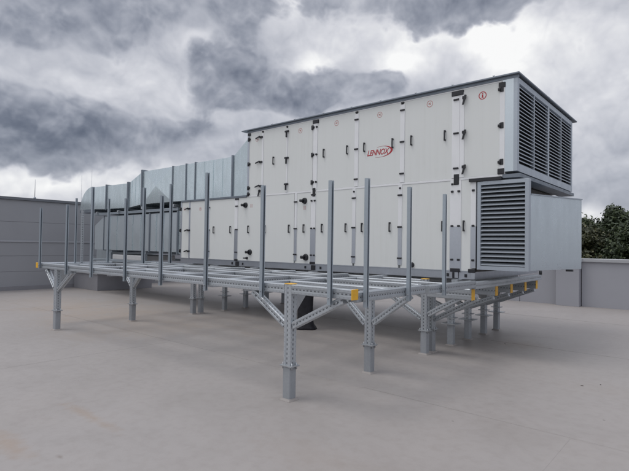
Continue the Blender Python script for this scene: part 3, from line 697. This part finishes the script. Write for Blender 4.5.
# ------------------------------------------------------------------ trees beyond the parapet
def tree(x, y, zg, h, rad, mat, label, nclump=190, nleaf=110, lean=0):
    t = thing('tree', label, 'tree', (x, y, zg), 'trees beyond the parapet')
    rnd = random.Random(int(abs(x*131+y*17)))
    m = MB(); top = Vector((x+lean, y, zg+h*.75))
    pts = [Vector((x, y, zg)), Vector((x+rnd.uniform(-.2,.2), y, zg+h*.3)), top]
    for i in range(2): m.cyl(pts[i], pts[i+1], .28*(1-.45*i), 10, .28*(1-.45*(i+1)))
    limbs = []
    for k in range(9):
        z0 = rnd.uniform(.3, .7); an = rnd.uniform(0, 6.28); q = Vector((x, y, zg+h*z0))
        e = q + Vector((math.cos(an)*rad*.7, math.sin(an)*rad*.7, h*rnd.uniform(.08, .22))); m.cyl(q, e, .10, 7, .03); limbs.append(e)
    m.build('trunk', M['bark'], t)
    m = MB()
    for k in range(nclump):
        an = rnd.uniform(0, 6.28); u = rnd.uniform(-.8, 1); rr = rad*math.sqrt(max(0, 1-u*u*.92))*rnd.uniform(.1, 1.05)
        c = Vector((x+lean*.6+math.cos(an)*rr, y+math.sin(an)*rr, zg+h*(.62+.36*u)+rnd.uniform(-.3, .3)))
        cr = rad*rnd.uniform(.16, .36)
        for j in range(nleaf):
            d = Vector((rnd.gauss(0, 1), rnd.gauss(0, 1), rnd.gauss(0, .75))); d = d.normalized()*cr*rnd.random()**.4
            p = c+d; s_ = rnd.uniform(.07, .13)
            n = (d.normalized()+Vector((rnd.gauss(0, .6), rnd.gauss(0, .6), rnd.gauss(.3, .6)))).normalized()
            a = n.orthogonal().normalized(); a.rotate(Matrix.Rotation(rnd.uniform(0, 6.28), 3, n)); b2 = n.cross(a)
            vs = [m.bm.verts.new(p+a*s_*1.2), m.bm.verts.new(p+b2*s_*.6), m.bm.verts.new(p-a*s_*1.2), m.bm.verts.new(p-b2*s_*.6)]
            m.bm.faces.new(vs)
    m.build('crown', mat, t, recalc=False)
TR = [(-13.6, 46, 10.6, 2.2, 0, 'low bushy tree peeking out beside the plain hood cheek'),
      (-11.3, 44, 11.8, 1.9, 2, 'tree with a tufted top rising just right of the hood cheek'),
      (-9.0, 45, 11.7, 2.6, 1, 'broad rounded dark tree in the middle of the row beyond the parapet'),
      (-6.6, 43, 12.3, 2.6, 0, 'tallest dark tree at the right edge of the photo'),
      (-10.4, 39, 10.2, 2.3, 1, 'lower bushy tree in front of the row, near the parapet pier'),
      (-7.4, 38, 10.6, 2.4, 2, 'lower brownish green tree in front of the tallest tree'),
      (-3.0, 44, 12.8, 3.2, 1, 'big spreading tree just beyond the right edge of the view'),
      (-5.0, 38, 10.6, 2.3, 0, 'lower dark tree beside the big spreading one'),
      (-16.5, 48, 10.6, 2.6, 1, 'tree hidden mostly behind the unit beyond the parapet')]
for x, y, h, r_, k, lb in TR: tree(x, y, -7.5, h, r_, LEAF[k], lb)

# ------------------------------------------------------------------ sky
W = bpy.data.worlds.new('World'); S.world = W; W.use_nodes = True; W.cycles.sampling_method = 'MANUAL'; W.cycles.sample_map_resolution = 512
nt = W.node_tree; nt.nodes.clear()
SUN_EL, SUN_AZ = R(70), R(222)     # azimuth measured clockwise from +Y
out = N(nt, 'ShaderNodeOutputWorld'); bgc = N(nt, 'ShaderNodeBackground'); bgs = N(nt, 'ShaderNodeBackground')
sky = N(nt, 'ShaderNodeTexSky', sky_type='NISHITA', sun_disc=False, sun_elevation=SUN_EL, sun_rotation=SUN_AZ)
nt.links.new(sky.outputs[0], bgs.inputs[0]); bgs.inputs[1].default_value = .08
tc = N(nt, 'ShaderNodeTexCoord'); d = tc.outputs['Generated']
nrm = N(nt, 'ShaderNodeVectorMath', operation='NORMALIZE'); nt.links.new(d, nrm.inputs[0]); d = nrm.outputs[0]
sp = N(nt, 'ShaderNodeSeparateXYZ'); nt.links.new(d, sp.inputs[0]); dz = sp.outputs[2]
# layered cloud deck seen in perspective: squash towards the horizon
def vm(op, a, b=None):
    n = N(nt, 'ShaderNodeVectorMath', operation=op)
    for i, v in enumerate((a, b)):
        if v is None: continue
        if isinstance(v, tuple): n.inputs[i].default_value = v
        else: nt.links.new(v, n.inputs[i])
    return n.outputs[0]
def cloudvec(off):
    dd = vm('ADD', d, off)
    k = N(nt, 'ShaderNodeCombineXYZ')
    s2 = N(nt, 'ShaderNodeSeparateXYZ'); nt.links.new(dd, s2.inputs[0])
    z2 = math_n(nt, 'ADD', math_n(nt, 'MAXIMUM', s2.outputs[2], 0.0), .42)
    nt.links.new(math_n(nt, 'DIVIDE', s2.outputs[0], z2), k.inputs[0]); nt.links.new(math_n(nt, 'DIVIDE', s2.outputs[1], z2), k.inputs[1])
    nt.links.new(math_n(nt, 'MULTIPLY', s2.outputs[2], 3.2), k.inputs[2]); return k.outputs[0]
def fbm(v, sc, det=7, ro=.56, dist=.25): return noise(nt, v, sc, det, ro, dist).outputs['Fac']
dv = vm('MULTIPLY', d, (1, 1, 1.12)); dvu = vm('MULTIPLY', vm('ADD', d, (0, 0, .018)), (1, 1, 1.12))
v0 = cloudvec((0, 0, 0))
def puff(v):
    wv = noise(nt, v, 9.0, 2, .5); ws = N(nt, 'ShaderNodeVectorMath', operation='SUBTRACT'); nt.links.new(wv.outputs['Color'], ws.inputs[0]); ws.inputs[1].default_value = (.5, .5, .5)
    vo = N(nt, 'ShaderNodeTexVoronoi', feature='F1'); vo.inputs['Scale'].default_value = 9; vo.inputs['Detail'].default_value = 3.2
    vo.inputs['Roughness'].default_value = .52; vo.inputs['Lacunarity'].default_value = 2.2; vo.normalize = True
    nt.links.new(vm('ADD', v, vm('MULTIPLY', ws.outputs[0], (.07, .07, .07))), vo.inputs['Vector'])
    f = noise(nt, v, 5.0, 7, .54, 0)
    return math_n(nt, 'ADD', math_n(nt, 'MULTIPLY', math_n(nt, 'SUBTRACT', 1.0, vo.outputs['Distance']), .62), math_n(nt, 'MULTIPLY', f.outputs['Fac'], .40))
nL = fbm(v0, 1.4, 4, .45, 0); nM = puff(dv); nMu = puff(dvu); nS = fbm(dv, 2.6, 4, .5, 0)
wn = noise(nt, dv, 6.0, 5, .58); wn2 = N(nt, 'ShaderNodeVectorMath', operation='SUBTRACT'); nt.links.new(wn.outputs['Color'], wn2.inputs[0]); wn2.inputs[1].default_value = (.5, .5, .5)
dw = vm('ADD', d, vm('MULTIPLY', wn2.outputs[0], (.05, .05, .035)))
def blob(az, el, ra, re_, amt):
    az, el = R(az), R(el)
    c = Vector((math.sin(az)*math.cos(el), math.cos(az)*math.cos(el), math.sin(el)))
    e1 = Vector((math.cos(az), -math.sin(az), 0)); e2 = e1.cross(c)
    if e2.z < 0: e2 = -e2
    df = vm('SUBTRACT', dw, tuple(c))
    def dot(w):
        a = N(nt, 'ShaderNodeVectorMath', operation='DOT_PRODUCT'); nt.links.new(df, a.inputs[0]); a.inputs[1].default_value = tuple(w); return a.outputs['Value']
    a, b, q = dot(e1/math.radians(ra)), dot(e2/math.radians(re_)), dot(c*2)
    r2 = math_n(nt, 'ADD', math_n(nt, 'ADD', math_n(nt, 'MULTIPLY', a, a), math_n(nt, 'MULTIPLY', b, b)), math_n(nt, 'MULTIPLY', q, q))
    return math_n(nt, 'MULTIPLY', math_n(nt, 'EXPONENT', math_n(nt, 'MULTIPLY', r2, -1.0)), amt)
def total(L):
    acc = None
    for bl in L:
        o = blob(*bl); acc = o if acc is None else math_n(nt, 'ADD', acc, o)
    return acc
# (azimuth from +Y, elevation, half-widths in degrees, amount)
DARK = [(-72, 11.8, 8, 3.6, .95), (-66.0, 10.9, 6.0, 2.9, .85), (-49.6, 19.2, 5.2, 3.6, .95), (-43.4, 17.0, 4.4, 1.7, .75), (-34.8, 18.6, 5, 2.0, .70), (-25.0, 26.6, 5.0, 2.6, .8),
        (-69, 21.5, 12, 3.4, .56), (-57.7, 26.5, 9, 2.6, .55), (-59.0, 12.5, 6, 2.2, .48), (-9.5, 7.0, 8, 3.6, .40), (-40, 27, 7, 2, .35), (-13, 25.5, 6, 3, .35), (-54, 13.0, 4, 1.4, .34),
        (40, 20, 18, 6, .6), (100, 15, 25, 6, .7), (-120, 14, 16, 5, .6), (-100, 28, 14, 6, .5), (20, 40, 20, 8, .5), (-60, 48, 22, 9, .4)]
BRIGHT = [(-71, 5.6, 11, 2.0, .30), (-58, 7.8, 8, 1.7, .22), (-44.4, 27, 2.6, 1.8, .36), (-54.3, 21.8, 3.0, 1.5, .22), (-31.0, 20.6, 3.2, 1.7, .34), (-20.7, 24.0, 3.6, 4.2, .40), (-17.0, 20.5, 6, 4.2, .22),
          (-11.3, 4.0, 2, 1.2, .25), (-41.0, 20.4, 2.2, 1.4, .32), (-38, 23.5, 6, 3, .12), (-28, 23, 4, 2.5, .18), (-9, 20, 8, 6, .06), (195, 38, 45, 22, .42), (-60, 17.5, 6, 2.2, .10)]  # the very wide blob behind the camera is added, unseen, to light front faces
Sd = math_n(nt, 'ADD', total(DARK), math_n(nt, 'ADD', math_n(nt, 'MULTIPLY', math_n(nt, 'SUBTRACT', nM, .60), 2.6), math_n(nt, 'MULTIPLY', math_n(nt, 'SUBTRACT', nS, .5), .6)))
rel = math_n(nt, 'MULTIPLY', math_n(nt, 'SUBTRACT', nM, nMu), 1.0)          # billow relief: lit from above
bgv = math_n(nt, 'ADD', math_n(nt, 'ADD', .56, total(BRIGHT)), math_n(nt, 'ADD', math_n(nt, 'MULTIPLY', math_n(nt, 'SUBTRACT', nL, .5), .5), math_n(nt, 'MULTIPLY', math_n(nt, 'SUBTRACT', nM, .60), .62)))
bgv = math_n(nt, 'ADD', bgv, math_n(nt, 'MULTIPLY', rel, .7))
mr = N(nt, 'ShaderNodeMapRange', interpolation_type='SMOOTHSTEP'); nt.links.new(Sd, mr.inputs[0]); mr.inputs[1].default_value = .30; mr.inputs[2].default_value = .52
dkv = math_n(nt, 'ADD', math_n(nt, 'SUBTRACT', .535, math_n(nt, 'MULTIPLY', math_n(nt, 'MINIMUM', Sd, 1.2), .255)), math_n(nt, 'MULTIPLY', rel, 2.0))
mv = N(nt, 'ShaderNodeMix', data_type='FLOAT'); nt.links.new(mr.outputs[0], mv.inputs[0]); nt.links.new(bgv, mv.inputs[2]); nt.links.new(dkv, mv.inputs[3])
br = mv.outputs[0]
cr = ramp(nt, br, [(.02, (.085, .100, .140)), (.18, (.150, .168, .215)), (.34, (.265, .284, .338)), (.52, (.42, .436, .49)), (.72, (.62, .628, .67)), (.95, (.90, .90, .895))])
zen = math_n(nt, 'ADD', 1.0, math_n(nt, 'MULTIPLY', math_n(nt, 'SMOOTH_MIN', math_n(nt, 'MAXIMUM', math_n(nt, 'SUBTRACT', dz, .5), 0.0), .5, .1), 3.0))  # added boost: unseen sky near the zenith brightened for more overhead light
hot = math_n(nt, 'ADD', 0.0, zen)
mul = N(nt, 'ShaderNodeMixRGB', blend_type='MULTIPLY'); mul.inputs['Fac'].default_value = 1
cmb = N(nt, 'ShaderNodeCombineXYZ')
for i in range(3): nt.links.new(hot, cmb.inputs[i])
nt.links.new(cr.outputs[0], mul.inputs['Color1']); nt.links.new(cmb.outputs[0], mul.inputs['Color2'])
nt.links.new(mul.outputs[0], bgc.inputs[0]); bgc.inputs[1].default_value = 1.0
mix = N(nt, 'ShaderNodeMixShader'); mix.inputs[0].default_value = .94
nt.links.new(bgs.outputs[0], mix.inputs[1]); nt.links.new(bgc.outputs[0], mix.inputs[2]); nt.links.new(mix.outputs[0], out.inputs[0])

sl = bpy.data.lights.new('sun', 'SUN'); sl.energy = .75; sl.angle = R(22); sl.color = (1.0, .965, .92)
so = bpy.data.objects.new('sun', sl); COL.objects.link(so); so.location = (0, 0, 30)
sd = Vector((math.sin(SUN_AZ)*math.cos(SUN_EL), math.cos(SUN_AZ)*math.cos(SUN_EL), math.sin(SUN_EL)))
so.rotation_euler = sd.to_track_quat('Z', 'Y').to_euler()

# ------------------------------------------------------------------ camera
cam = bpy.data.cameras.new('camera'); co = bpy.data.objects.new('camera', cam); COL.objects.link(co); S.camera = co
r_ = Vector((0.76033237, 0.64936145, 0.01497966)); dn = Vector((-0.00264199, 0.02615381, -0.99965444)); fw = Vector((-0.64952883, 0.76003006, 0.0216012))
mt = Matrix((r_, -dn, -fw)).transposed().to_4x4(); mt.translation = (0, 0, 1.65); co.matrix_world = mt
cam.sensor_width = 36; cam.sensor_fit = 'HORIZONTAL'; cam.lens = 36*483.777/629; cam.clip_start = .05; cam.clip_end = 3000

S.render.engine = 'CYCLES'
S.view_settings.view_transform = 'Standard'; S.view_settings.look = 'None'; S.view_settings.exposure = 0.15; S.view_settings.gamma = 1
S.view_settings.use_curve_mapping = False
